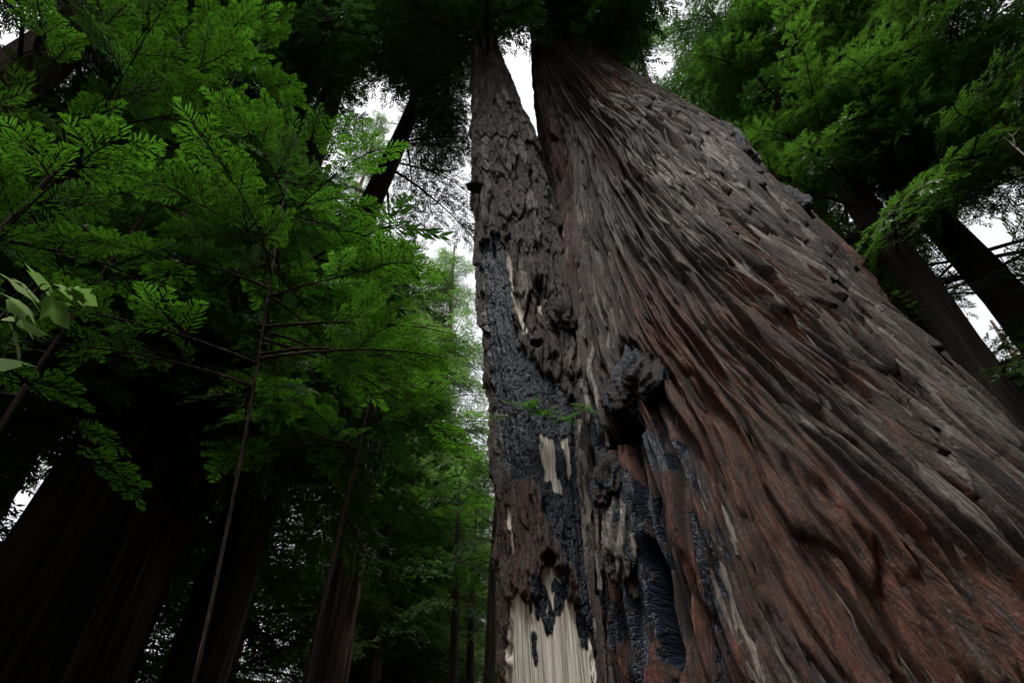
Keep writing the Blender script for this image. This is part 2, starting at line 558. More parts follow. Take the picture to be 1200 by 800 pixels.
def stem_relief(th, z):
    u = th * 0.48
    un = u + 0.025 * perlin(u * 4, z * 1.1, 61) + 0.01 * perlin(u * 14, z * 4, 62)
    wob = 0.05 * perlin(u * 9, z * 3.2, 71) + 0.03 * perlin(u * 30, z * 8, 72)
    char = poly_sd([(a * 0.48, b) for a, b in CHAR_S], u, z) + wob
    wood = np.full(u.shape, -1.0)
    for k, p in enumerate(WOOD_S):
        wood = np.maximum(wood, poly_sd([(a * 0.48, b) for a, b in p], u, z) + wob * (0.9 if k == 0 else 0.75))
    coal = np.full(u.shape, -1.0)
    for t0, z0, a, b in COAL_SPOTS:
        q = np.hypot((u - t0 * 0.48) / a, (z - z0) / b) + 0.6 * perlin(u * 26, z * 9, 73)
        coal = np.maximum(coal, (1 - q) * a)
    cm = np.maximum(sstep(-0.075, 0.075, char) * (1 - sstep(-0.02, 0.02, wood)), sstep(-0.014, 0.014, coal))
    wm = sstep(-0.022, 0.022, wood) * (1 - sstep(-0.014, 0.014, coal))
    bare = np.clip(sstep(-0.02, 0.02, np.maximum(char, wood)), 0, 1)
    e1, r1, y1, x1_ = plates(un / 0.11, (z + 0.2 * perlin(u * 6, z, 64)) / 0.95, 81)
    e2, r2, y2, x2_ = plates(un / 0.045, z / 0.42, 82)
    s1, s2 = sstep(0, 0.24, e1), sstep(0, 0.25, e2)

    def fur(p, k):
        return -(1 - sstep(0, k, np.abs(p)))
    e3, r3, y3, x3_ = plates(un / 0.024, z / 0.2, 23)
    rough = 0.034 * r1 - 0.036 * y1 - 0.02 * (1 - sstep(0, .1, e1)) + 0.018 * r2 - 0.020 * y2 - 0.012 * (1 - sstep(0, .12, e2)) + 0.008 * r3 - 0.008 * y3 + 0.04 * fur(perlin(un / 0.16, z / 1.6, 83), 0.3)
    rough = rough + 0.018 * fur(perlin(un / 0.06, z / 0.7, 90), 0.35) + 0.009 * (1 - 2 * np.abs(perlin(un / 0.03, z / 0.4, 84))) + 0.03 * perlin(un / 0.2, z / 0.9, 85)
    calm = 0.012 * perlin(un / 0.10, z / 0.8, 86) + 0.006 * (1 - 2 * np.abs(perlin(un / 0.035, z / 0.5, 87)))
    d = 0.03 * perlin(u / 0.4, z / 2.0, 88) + (rough + 0.055) * (1 - bare) + calm * bare
    ek, rk, yk, xk_ = plates((un + 0.012 * perlin(u * 30, z * 14, 95)) / 0.045, (z + 0.03 * perlin(u * 22, z * 9, 96)) / 0.085, 97)
    d = d + cm * (0.014 * rk - 0.016 * (1 - sstep(0, 0.16, ek)) + 0.02 * perlin(un / 0.05, z / 0.35, 98))
    for t0, z0, a, b, dep in ((-0.30, 6.95, 0.05, 0.09, 0.14), (0.02, 5.18, 0.06, 0.05, 0.12), (0.35, 5.05, 0.05, 0.04, 0.08),
                              (0.35, 6.0, 0.13, 0.22, 0.13), (-0.45, 8.35, 0.05, 0.20, 0.08), (0.55, 8.3, 0.06, 0.30, 0.12),
                              (-0.75, 6.9, 0.04, 0.18, 0.10), (-0.1, 3.06, 0.07, 0.05, 0.10)):
        q = np.hypot((u - t0 * 0.48) / a, (z - z0) / b) + 0.35 * perlin(u * 16, z * 6, 89)
        d = d - dep * sstep(1.2, 0.3, q)
    h = s1 * (0.35 + 0.65 * r1)
    return d, u, cm, wm, r1 * s1, r2, h


redwood = empty('giant_redwood', (2.5, 5.7, 0))
tag(redwood, 'giant forked redwood with furrowed red-brown bark and a fire-charred second stem', 'tree')


def rel(o, parent):
    """Keep world placement while parenting to an unrotated Empty."""
    o.parent = parent
    o.matrix_parent_inverse = Matrix.Translation(-parent.location)
    return o


th = np.concatenate([np.linspace(-math.pi, -1.55, 40)[:-1], np.linspace(-1.55, 1.75, 1060), np.linspace(1.75, math.pi, 36)[1:]])
zr = np.concatenate([np.linspace(-0.5, 1.9, 60)[:-1], 1.9 + (np.linspace(0, 1, 520) ** 1.25) * 10.1, np.linspace(12.0, 25, 120)[1:]])
AA, ZZ = np.meshgrid(th, zr)
# relief sampled twice as finely across the grain and then averaged, so that its steps do not break into beads
th2 = np.interp(np.arange(2 * len(th) - 1) / 2, np.arange(len(th)), th)
A2, Z2 = np.meshgrid(th2, zr)
D, U, P1, P2, H = main_relief(A2, Z2)
Dp = np.pad(D, ((0, 0), (3, 3)), mode='edge')
n2 = D.shape[1]
D = sum(k * Dp[:, i:i + n2] for i, k in enumerate((1, 2, 3, 4, 3, 2, 1))) / 16
Dp = np.pad(D, ((1, 1), (0, 0)), mode='edge')
D = (Dp[:-2] + 2 * Dp[1:-1] + Dp[2:]) / 4
D, U, P1, P2, H = (q[:, ::2] for q in (D, U, P1, P2, H))
TH = turn_of(AA, ZZ)
D = D * (0.25 + 0.75 * sstep(18, 10, ZZ))
cx, cyy, rr = CM.ax(ZZ)
rr = rr * (1 + 0.035 * np.sin(4 * TH + 0.35 * ZZ) * sstep(14, 2, ZZ))
ang = CM.turn + TH
me, q = grid_mesh('trunk', cx + (rr + D) * np.cos(ang) - 2.5, cyy + (rr + D) * np.sin(ang) - 5.7, ZZ)
add_attr(me, 'grain', np.stack([U, ZZ, 0 * ZZ], -1))
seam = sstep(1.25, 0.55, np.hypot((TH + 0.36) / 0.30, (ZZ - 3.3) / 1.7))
zc = np.maximum(sstep(0.10, 0.40, fbm(U * 4.2, ZZ * 1.3, 90, 4) + 0.25) * seam * 0.62, sstep(-0.10, -0.22, D + 0.06 * perlin(U * 9, ZZ * 4, 91)) * seam)  # char round the seam; the depth term darkens hollows in place of shade
zred = np.clip(sstep(0.0, 0.5, perlin(U * 1.1, ZZ * 0.5, 92) + 0.55 * sstep(5.6, 2.8, ZZ)) + 0.12, 0, 1)
zw = 0.9 * sstep(1.15, 0.7, np.hypot((TH + 0.43) * 2.2 / 0.10, (ZZ - 3.08) / 0.36) + 0.5 * perlin(U * 9, ZZ * 4, 93))
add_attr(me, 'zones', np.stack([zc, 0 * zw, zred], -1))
add_attr(me, 'plates', np.stack([P1, P2, H], -1))
link('trunk', me, redwood, (BARK,))
MAIN_GRID = (th, zr, D)

ths = np.concatenate([np.linspace(-math.pi, -1.6, 24)[:-1], np.linspace(-1.6, 1.6, 300), np.linspace(1.6, math.pi, 24)[1:]])
zrs = np.concatenate([np.linspace(-0.5, 1.9, 50)[:-1], 1.9 + (np.linspace(0, 1, 620) ** 1.25) * 9.1, np.linspace(11.0, 23, 140)[1:]])
TS, ZS = np.meshgrid(ths, zrs)
DS, US, CMK, WMK, Q1, Q2, QH = stem_relief(TS, ZS)
DS = DS * (0.35 + 0.65 * sstep(16, 9, ZS))
cx, cyy, rr = CS.ax(ZS)
ang = CS.turn + TS
SLIM = 0.03 + 0.075 * sstep(6.5, 9.5, ZS)
me, q = grid_mesh('second_stem', cx + (rr + DS - SLIM) * np.cos(ang) - 2.5, cyy + (rr + DS - SLIM) * np.sin(ang) - 5.7, ZS)
add_attr(me, 'grain', np.stack([US, ZS, 0 * ZS], -1))
add_attr(me, 'zones', np.stack([CMK, WMK, 0.55 * sstep(4.2, 3.4, ZS)], -1))
add_attr(me, 'plates', np.stack([Q1, Q2, QH], -1))
o = link('second_stem', me, redwood, (BARK,))
o['label'] = 'narrower burnt stem with blue-black charcoal and bare pale wood'


def _box(A, k, ax):
    c = np.cumsum(np.concatenate([np.repeat(A.take([0], ax), k + 1, ax), A, np.repeat(A.take([-1], ax), k, ax)], ax), ax)
    n_ = A.shape[ax]
    return (c.take(np.arange(2 * k + 1, 2 * k + 1 + n_), ax) - c.take(np.arange(n_), ax)) / (2 * k + 1)


D_SOFT = _box(_box(MAIN_GRID[2], 12, 0), 5, 1)


def lift_at(t, z):
    th_, zr_, D_ = MAIN_GRID
    i = float(np.clip(np.interp(z, zr_, np.arange(len(zr_))), 0, len(zr_) - 1.001))
    j = float(np.clip(np.interp(t, th_, np.arange(len(th_))), 0, len(th_) - 1.001))
    k, l = int(i), int(j)
    fi, fj = i - k, j - l
    return float((D_SOFT[k, l] * (1 - fi) + D_SOFT[k + 1, l] * fi) * (1 - fj) + (D_SOFT[k, l + 1] * (1 - fi) + D_SOFT[k + 1, l + 1] * fi) * fj)


def bark_strip(a0, z0, L, wid, lift, seed):
    """A slab of bark lying along the grain: thin at its upper end, standing off the trunk at its lower end."""
    nl, nw = 11, 5
    g = np.random.RandomState(seed)
    ph = g.rand(6) * 6.28
    top, base, gr = [], [], []
    for i in range(nl):
        t = i / (nl - 1)
        z = z0 - t * L
        wv = wid * (0.25 + 0.75 * min(1, t * 3.0)) * (0.35 + 0.65 * min(1, (1 - t) * 4.5)) * (1 + 0.22 * math.sin(7 * t + ph[0]) + 0.12 * math.sin(17 * t + ph[1]))
        bend = 0.25 * wid * math.sin(3.0 * t + ph[2])
        for j in range(nw):
            s = j / (nw - 1) * 2 - 1
            um = a0 * 2.2 + s * wv * 0.5 + bend
            a = um / 2.2
            zz_ = z + 0.06 * L * abs(s) * t + 0.02 * math.sin(5 * s + ph[3])
            tt = float(turn_of(np.array(a), zz_))
            crown = 1 - abs(s) ** 2.5
            hh = 0.022 * (0.4 + 0.6 * crown) + (0.006 + lift * (0.25 + 0.75 * t)) * (0.45 + 0.55 * crown) + 0.008 * math.sin(9 * s + 6 * t + ph[4])
            lf = lift_at(a, zz_)
            x, y, z_ = CM.point(tt, zz_, lf + hh)
            top.append((float(x) - 2.5, float(y) - 5.7, z_))
            x, y, z_ = CM.point(tt, zz_, lf - 0.05)
            base.append((float(x) - 2.5, float(y) - 5.7, z_))
            gr.append((um + seed * 0.37, zz_, 0))
    v = top + base
    n = nl * nw
    f = []
    for i in range(nl - 1):
        for j in range(nw - 1):
            k = i * nw + j
            f.append((k, k + nw, k + nw + 1, k + 1))
    rim = [j for j in range(nw)] + [i * nw + nw - 1 for i in range(1, nl)] + [(nl - 1) * nw + j for j in range(nw - 2, -1, -1)] + [i * nw for i in range(nl - 2, 0, -1)]
    for a, b in zip(rim, rim[1:] + rim[:1]):
        f.append((a, b, b + n, a + n))
    me = mesh_from('bark_strip', v, f)
    add_attr(me, 'grain', np.array(gr + gr))
    pr = g.rand()
    add_attr(me, 'plates', np.tile([1.15 if pr > 0.7 else 0.35 + 0.65 * pr, g.rand() * 0.9, 0.8], (2 * n, 1)))
    add_attr(me, 'zones', np.tile([0.0, 0.0, 0.45 * g.rand() + (0.4 if z0 < 4.2 else 0)], (2 * n, 1)))
    return me


n_st, tries, taken = 0, 0, []
srnd = random.Random(3)
while n_st < 230 and tries < 4000:
    tries += 1
    z0 = 2.6 + (srnd.random() ** 1.3) * 8.6
    t0 = srnd.uniform(-0.55, 1.12)
    a0 = fibre_at(t0, z0)
    L, wd = srnd.uniform(0.5, 1.6), srnd.uniform(0.04, 0.11)
    if t0 < -0.12 and z0 < 5.4:
        continue
    if any(abs(a0 - p) * 2.2 < 0.5 * (wd + w_) + 0.015 and abs((z0 - L / 2) - (zz0 - l_ / 2)) < 0.5 * (L + l_) for p, zz0, l_, w_ in taken):
        continue
    taken.append((a0, z0, L, wd))
    link('bark_strip', bark_strip(a0, z0, L, wd, srnd.uniform(0.03, 0.075), 100 + n_st), redwood, (BARK,))
    n_st += 1


# loose thin fibres all over the bark: too many and too thin to count
fv, ff, fg, fp, fz = [], [], [], [], []
for k in range(2200):
    z0 = 2.2 + (srnd.random() ** 1.4) * 9.0
    t0 = srnd.uniform(-0.6, 1.25)
    if -0.52 < t0 < -0.18 and z0 < 4.9:
        continue
    a0 = fibre_at(t0, z0)
    L, wd, lif = srnd.uniform(0.25, 1.1), srnd.uniform(0.006, 0.022), srnd.uniform(0.01, 0.04)
    ph, pr, amp = srnd.uniform(0, 6), srnd.random(), srnd.uniform(0.005, 0.03)
    b0 = len(fv)
    for i in range(8):
        t = i / 7
        z = z0 - t * L
        um = a0 * 2.2 + amp * math.sin(4 * t + ph)
        w_ = wd * (0.2 + 0.8 * math.sin(math.pi * min(1, 0.12 + 0.8 * t)))
        for sg, hh in ((-1, -0.015), (0, lif * (0.3 + 0.7 * t * t)), (1, -0.015)):
            a = (um + sg * w_) / 2.2
            tt = float(turn_of(np.array(a), z))
            x, y, z_ = CM.point(tt, z, lift_at(a, z) + 0.022 + hh)
            fv.append((float(x) - 2.5, float(y) - 5.7, z_))
            fg.append((um + sg * w_ + k * 0.21, z, 0))
            fp.append((1.45 if pr > 0.5 else pr, 0.5 * pr, 0.5))  # half the fibres paled to stand in for highlights
            fz.append((0, 0, 0.5 if z0 < 4.2 else 0.1))
    for i in range(7):
        for j in range(2):
            p = b0 + i * 3 + j
            ff.append((p, p + 3, p + 4, p + 1))
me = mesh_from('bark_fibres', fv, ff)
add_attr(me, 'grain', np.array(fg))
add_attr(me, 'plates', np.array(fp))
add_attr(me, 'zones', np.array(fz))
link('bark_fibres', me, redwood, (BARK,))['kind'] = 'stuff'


def burl(col, t0, z0, rx, ry, rz, out_, seed, char, label=None, bare=0.0):
    """Knotted lump of bark on the trunk."""
    n, m_ = 70, 110
    la, lo = np.meshgrid(np.linspace(-math.pi / 2, math.pi / 2, n), np.linspace(0, 2 * math.pi, m_ + 1)[:-1], indexing='ij')
    x, y, z = np.cos(la) * np.cos(lo), np.cos(la) * np.sin(lo), np.sin(la)
    k = fbm(x * 1.6 + seed, z * 1.3 + y * 1.7, seed, 3) * 0.46
    rid = (1 - 2 * np.abs(perlin(x * 5 + y * 4 + seed, z * 2.2 + y * 3, seed + 3))) * 0.17
    rid = rid + (1 - 2 * np.abs(perlin(x * 11 - y * 7 + seed, z * 5, seed + 4))) * 0.10 + (1 - 2 * np.abs(perlin(x * 22 + y * 9, z * 7 + seed, seed + 6))) * 0.05
    s = 1 + k + rid
    s = s * (1 - 0.30 * sstep(-0.2, -0.9, z))
    cxx, cy2, r = [float(q) for q in col.ax(z0)]
    a = col.turn + t0
    er, et = np.array([math.cos(a), math.sin(a)]), np.array([-math.sin(a), math.cos(a)])
    lx, ly, lz = x * s * rx, y * s * ry, z * s * rz
    X = cxx + (r + out_ + ly) * er[0] + lx * et[0] - 2.5
    Y = cy2 + (r + out_ + ly) * er[1] + lx * et[1] - 5.7
    me, q = grid_mesh('burl', X, Y, z0 + lz, closed=True)
    add_attr(me, 'grain', np.stack([lx + 0.3 * lz + 0.4 * ly, lz + 3.1 * seed, 0 * lx], -1))
    add_attr(me, 'zones', np.stack([char * sstep(-0.1, 0.35, perlin(x * 3 + seed, z * 2 + y * 2, seed + 8) - 0.05), bare * sstep(-0.5, 0.5, perlin(x * 4 - seed, z * 3, seed + 9)), 0 * lx + 0.2], -1))
    add_attr(me, 'plates', np.stack([(1.25 if bare else 0.5) + 0 * lx, 0.4 + 0 * lx, 0.5 + 0 * lx], -1))
    o = link('burl', me, redwood, (BARK if bare else BARK_C,))
    if label:
        o['label'] = label
    return o


burl(CM, -0.275, 4.36, 0.22, 0.19, 0.33, -0.03, 5, 1.0, 'blackened knotted burl above a dark hollow')
burl(CM, -0.43, 3.55, 0.11, 0.12, 0.22, 0.02, 8, 0.9)
burl(CM, 0.90, 8.5, 0.18, 0.20, 0.55, -0.09, 12, 1.0, 'dark charred lump of bark on the flank')
burl(CM, 1.00, 7.15, 0.14, 0.17, 0.32, -0.04, 14, 1.0)
burl(CM, -0.43, 3.05, 0.10, 0.12, 0.34, -0.02, 21, 0.5, 'weathered grey bulge of half-bare wood', 0.42)
burl(CS, 0.62, 5.55, 0.17, 0.14, 0.30, -0.02, 23, 0.55)

# ------------------------------------------------------------------ foliage meshes
def frame(d, up=Vector((0, 0, 1))):
    d = d.normalized()
    s = d.cross(up)
    s = s.normalized() if s.length > 1e-4 else Vector((1, 0, 0))
    return d, s, s.cross(d)


class Leaves:
    def __init__(s):
        s.v, s.f, s.mi, s.age = [], [], [], []

    def needle(s, p, d, side, L, w, age, bend=0.0, round_tip=True):
        k = len(s.v)
        n = d.cross(side)
        dn = n * (-bend * L)
        if round_tip:
            q = [p, p + d * (0.35 * L) - side * w * 0.5, p + d * (0.86 * L) - side * w * 0.42 + dn, p + d * L + dn * 1.3,
                 p + d * (0.86 * L) + side * w * 0.42 + dn, p + d * (0.35 * L) + side * w * 0.5]
            s.f.append(tuple(range(k, k + 6)))
        else:
            q = [p, p + d * (0.45 * L) - side * w * 0.5 + dn * 0.3, p + d * L + dn, p + d * (0.45 * L) + side * w * 0.5 + dn * 0.3]
            s.f.append((k, k + 1, k + 2, k + 3))
        s.v += q
        s.age += [age] * len(q)
        s.mi.append(0)

    def stick(s, pts, r0, r1, sides=3):
        k = len(s.v)
        n = len(pts)
        for i, p in enumerate(pts):
            d = (pts[min(i + 1, n - 1)] - pts[max(i - 1, 0)])
            d, a, b_ = frame(d)
            r = r0 + (r1 - r0) * i / (n - 1)
            for j in range(sides):
                t = 2 * math.pi * j / sides
                s.v.append(p + a * (r * math.cos(t)) + b_ * (r * math.sin(t)))
                s.age.append(0)
        for i in range(n - 1):
            for j in range(sides):
                j2 = (j + 1) % sides
                s.f.append((k + i * sides + j, k + i * sides + j2, k + (i + 1) * sides + j2, k + (i + 1) * sides + j))
                s.mi.append(1)

    def mesh(s, name, leaf):
        me = mesh_from(name, s.v, s.f, False, s.mi)
        at_ = me.attributes.new('age', 'FLOAT', 'POINT')
        at_.data.foreach_set('value', s.age)
        me.materials.append(leaf)
        me.materials.append(TWIG)
        return me


def twig(lv, g, p, d, up, L, nl, nw, step, age, round_tip):
    """A shoot with two ranks of flat needles; returns nothing, adds to lv."""
    n = max(3, int(L / step))
    pts, q, dd = [p.copy()], p.copy(), d.copy()
    for i in range(n):
        dd = (dd + up * g.uniform(-0.03, 0.015) + Vector((g.uniform(-.04, .04), g.uniform(-.04, .04), g.uniform(-.03, .03)))).normalized()
        q = q + dd * step
        pts.append(q.copy())
        d_, s_, u_ = frame(dd, up)
        t = (i + 1) / n
        ln = nl * (0.55 + 0.65 * math.sin(math.pi * min(1, 0.18 + 0.72 * t))) * g.uniform(0.82, 1.1)
        for sg in (-1, 1):
            if g.random() < 0.06:
                continue
            a = R(g.uniform(42, 62)) * (1 - 0.45 * t * t)
            nd = (d_ * math.cos(a) + s_ * (sg * math.sin(a)) + u_ * g.uniform(-0.25, 0.45)).normalized()
            sd_ = (nd.cross(u_ + s_ * g.uniform(-.5, .5) + d_ * g.uniform(-.2, .2))).normalized()
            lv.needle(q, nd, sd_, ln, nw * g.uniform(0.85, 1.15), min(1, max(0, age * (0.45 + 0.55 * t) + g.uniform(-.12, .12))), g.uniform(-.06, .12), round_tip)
    for k in (-0.35, 0, 0.35):
        nd = (dd + frame(dd, up)[1] * k).normalized()
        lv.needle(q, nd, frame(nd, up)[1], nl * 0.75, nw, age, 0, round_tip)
    lv.stick(pts[::2] if len(pts) > 5 else pts, step * 0.16, step * 0.07)


def spray_mesh(name, leaf, seed, L=0.42, nl=0.055, nw=0.0080, ntw=11, step=0.017):
    """A flat spray of shoots, axis along +X, needles two-ranked."""
    g = random.Random(seed)
    lv = Leaves()
    up = Vector((0, 0, 1))
    pts = []
    p, d = Vector((0, 0, 0)), Vector((1, 0, 0.12))
    ns = 12
    for i in range(ns + 1):
        pts.append(p.copy())
        d = (d + Vector((0, g.uniform(-.07, .07), g.uniform(-0.06, 0.02)))).normalized()
        p = p + d * (L * 0.62 / ns)
    twig(lv, g, pts[-1], d, up, L * 0.38, nl, nw, step, 1.0, True)
    lv.stick(pts[::3], 0.0045, 0.002)
    for k in range(ntw):
        t = 0.10 + 0.88 * k / (ntw - 1)
        i = min(ns - 1, int(t * ns))
        q = pts[i].lerp(pts[i + 1], t * ns - i)
        dd, s_, u_ = frame(pts[i + 1] - pts[i])
        sg = 1 if k % 2 else -1
        a = R(g.uniform(38, 58))
        td = (dd * math.cos(a) + s_ * (sg * math.sin(a)) + u_ * g.uniform(-.1, .25)).normalized()
        twig(lv, g, q, td, up, L * g.uniform(0.26, 0.46) * (1.05 - 0.45 * t), nl, nw, step, g.uniform(0.45, 1.0), True)
    return lv.mesh(name, leaf)


def bough_mesh(name, leaf, seed, clump=0.060, wid=0.013, n1=11, droop=0.25, dens=1.0):
    """A whole limb of unit length: side branches, twigs and needle shoots; axis +X, drooping in -Z."""
    g = random.Random(seed)
    lv = Leaves()
    up = Vector((0, 0, 1))

    def path(p, d, L, n, dr, jit):
        pts = [p.copy()]
        for i in range(n):
            d = (d + Vector((g.uniform(-jit, jit), g.uniform(-jit, jit), g.uniform(-jit, jit) - dr / n))).normalized()
            p = p + d * (L / n)
            pts.append(p.copy())
        return pts
    ax = path(Vector((0, 0, 0)), Vector((1, 0, 0.22)), 1.0, 10, droop * 2.2, 0.06)
    lv.stick(ax, 0.016, 0.004, 4)
    for k in range(n1):
        t = 0.16 + 0.84 * (k + g.uniform(-.3, .3)) / (n1 - 1)
        t = min(0.99, max(0.1, t))
        i = min(9, int(t * 10))
        q = ax[i].lerp(ax[i + 1], t * 10 - i)
        d, s_, u_ = frame(ax[i + 1] - ax[i])
        sg = 1 if k % 2 else -1
        a = R(g.uniform(40, 65)) if k < n1 - 1 else 0.1
        bd = (d * math.cos(a) + s_ * sg * math.sin(a) + u_ * g.uniform(-.25, .25)).normalized()
        bl = g.uniform(0.26, 0.46) * (1.12 - 0.55 * t)
        bp_ = path(q, bd, bl, 6, droop * 1.2, 0.09)
        lv.stick(bp_[::2], 0.005, 0.002)
        nt_ = max(4, int(9 * dens))
        for j in range(nt_):
            tt = (j + 0.6) / nt_
            ii = min(5, int(tt * 6))
            qq = bp_[ii].lerp(bp_[ii + 1], tt * 6 - ii)
            d2, s2, u2 = frame(bp_[ii + 1] - bp_[ii])
            sg2 = 1 if j % 2 else -1
            a2 = R(g.uniform(30, 62))
            td = (d2 * math.cos(a2) + s2 * sg2 * math.sin(a2) + u2 * g.uniform(-.5, .35)).normalized()
            tl = g.uniform(0.07, 0.15)
            nn = max(3, int(tl / (clump * 0.42)))
            for m_ in range(nn):
                f_ = (m_ + 1) / nn
                c = qq + td * (tl * f_) + Vector((0, 0, -0.25 * droop * tl * f_))
                d3, s3, u3 = frame(td)
                for sg3 in (-1, 1):
                    an = R(g.uniform(28, 58)) * (1 - 0.4 * f_)
                    nd = (d3 * math.cos(an) + s3 * sg3 * math.sin(an) + u3 * g.uniform(-.35, .35)).normalized()
                    sd_ = nd.cross(u3 + s3 * g.uniform(-.6, .6)).normalized()
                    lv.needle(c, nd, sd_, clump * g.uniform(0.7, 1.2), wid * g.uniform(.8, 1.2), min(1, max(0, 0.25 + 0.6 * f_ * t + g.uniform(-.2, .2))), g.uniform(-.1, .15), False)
    return lv.mesh(name, leaf)


SPRAYS = [spray_mesh('spray', LEAF_N, 300 + k) for k in range(6)]
B_MID = [bough_mesh('bough', LEAF_M, 400 + k, clump=0.042, wid=0.011, dens=1.3, droop=0.16 + 0.08 * k) for k in range(4)]
B_DRK = [bough_mesh('bough', LEAF_D, 420 + k, clump=0.042, wid=0.011, dens=1.3, droop=0.2 + 0.14 * k) for k in range(3)]
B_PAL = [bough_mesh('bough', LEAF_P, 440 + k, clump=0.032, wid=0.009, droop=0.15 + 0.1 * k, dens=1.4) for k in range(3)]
B_FIN = [bough_mesh('bough', LEAF_M, 460 + k, clump=0.030, wid=0.0085, droop=0.3 + 0.1 * k, dens=1.8) for k in range(3)]


def tube_mesh(name, pts, r0, r1, sides, flute=0.0, seed=0, power=1.0):
    n = len(pts)
    P = np.array([tuple(p) for p in pts])
    t = np.linspace(0, 1, n)[:, None]
    a = np.linspace(0, 2 * np.pi, sides + 1)[None, :-1]
    r = r1 + (r0 - r1) * (1 - t) ** power
    r = r * (1 + flute * perlin(a * sides / 9.0, t * n / 6.0 + seed, seed) + flute * 0.6 * perlin(a * sides / 4.0 + 3, t * n / 3.0, seed + 1))
    # ring planes stay level for near-upright tubes, else follow the path
    dirs = np.gradient(P, axis=0)
    dirs /= np.linalg.norm(dirs, axis=1, keepdims=True)
    ref = np.where(np.abs(dirs[:, 2:3]) > 0.9, np.array([[1.0, 0, 0]]), np.array([[0, 0, 1.0]]))
    s1 = np.cross(dirs, ref)
    s1 /= np.linalg.norm(s1, axis=1, keepdims=True)
    s2 = np.cross(dirs, s1)
    X = P[:, None, :] + r[..., None] * (np.cos(a)[..., None] * s1[:, None, :] + np.sin(a)[..., None] * s2[:, None, :])
    me, q = grid_mesh(name, X[..., 0], X[..., 1], X[..., 2], closed=True)
    return me


# places the photograph keeps free of leaves: x, y, half width, half height (photograph units)
GAPS = [(614, 120, 34, 84), (768, 76, 16, 16), (432, 210, 26, 22), (545, 340, 26, 55), (515, 375, 30, 30), (410, 255, 18, 26), (552, 470, 16, 50),
        (440, 120, 20, 30), (1110, 300, 28, 26), (1160, 375, 38, 40), (1010, 235, 18, 18), (1190, 250, 18, 40), (20, 590, 40, 32), (45, 640, 22, 16),
        (70, 515, 26, 14), (385, 605, 10, 18), (380, 165, 12, 30), (1150, 265, 22, 14), (895, 120, 8, 6), (250, 330, 16, 14), (28, 70, 42, 24)]


def open_sky(pts, grow=0.0, first=99):
    for p in pts:
        s = seen(p)
        if s is None:
            continue
        for gx_, gy_, a, b_ in GAPS[:first]:
            if ((s[0] - gx_) / (a + grow)) ** 2 + ((s[1] - gy_) / (b_ + grow)) ** 2 < 1:
                return True
    return False


def in_view(p, m_=120):
    s = seen(p)
    return s is not None and -m_ < s[0] < 1200 + m_ and -m_ < s[1] < 800 + m_


def on_redwood(p):
    """Would something at p stand in front of, or inside, the giant redwood?"""
    s = seen(p)
    if s is None:
        return False
    x, y = s
    left = 545 if y < 300 else 545 + (y - 300) * 0.1
    right = np.interp(y, [0, 50, 100, 140, 190, 255, 320, 420, 510, 800], [700, 700, 750, 815, 885, 950, 1005, 1105, 1210, 1600])
    return left < x < right


def forest_tree(name, label, group, bear, dist, r0, height, boughs, n, zlo, zhi, llo, lhi, lean=(0, 0), seed=1, mat=None, sides=26, cat='tree', shade=0.15, free=False, airy=False, offstage=False):
    g = random.Random(seed)
    a = R(bear)
    base = Vector((dist * math.sin(a), dist * math.cos(a), 0))
    root = empty(name, base)
    tag(root, label, cat, group)
    pts = []
    for i in range(36):
        z = -0.3 + (height + 0.3) * i / 35
        pts.append(Vector((lean[0] * z + 0.10 * math.sin(z * 0.35 + seed), lean[1] * z + 0.08 * math.sin(z * 0.31 + 2 * seed), z)))
    me = tube_mesh('trunk', pts, r0, r0 * 0.12, sides, 0.15, seed, 0.8)
    link('trunk', me, root, (mat or BARK_F,))

    def axis(z):
        i = (z + 0.3) / (height + 0.3) * 35
        k = max(0, min(34, int(i)))
        return pts[k].lerp(pts[k + 1], i - k)
    made = 0
    for _ in range(n * 5):
        if made >= n:
            break
        t = g.random()
        z = zlo + (zhi - zlo) * t
        p = axis(z)
        az = g.uniform(0, 2 * math.pi)
        L = (llo + (lhi - llo) * (1 - t) ** 0.7) * g.uniform(0.65, 1.15)
        el = R(g.uniform(-22, 22))
        d = Vector((math.cos(az) * math.cos(el), math.sin(az) * math.cos(el), math.sin(el)))
        w0 = base + p
        s_ = Vector((-math.sin(az), math.cos(az), 0))
        test = [w0 + d * (L * f_) + s_ * (L * 0.22 * k) - Vector((0, 0, 0.12 * L * f_)) for f_ in (0.35, 0.6, 0.85, 1.0) for k in (-1, 0, 1)]
        if not in_view(test[4], 260) and g.random() > shade:
            continue
        if offstage and any(in_view(q, 30) for q in test):
            continue
        if open_sky(test) if not airy else open_sky(test, 0, 1):
            continue
        if not free and any(math.hypot(q.x, q.y) < 6.2 and on_redwood(q) for q in test):
            continue
        if any(math.hypot(q.x - 2.3, q.y - 5.8) < 2.3 for q in test) or any((q - EYE).length < 2.4 for q in test):
            continue
        o = bpy.data.objects.new('bough', g.choice(boughs))
        COL.objects.link(o)
        o.parent = root
        o.location = p
        o.rotation_euler = Euler((g.uniform(-.5, .5), -el, az), 'XYZ')
        o.scale = (L, L * g.uniform(.85, 1.2), L)
        made += 1
    return root


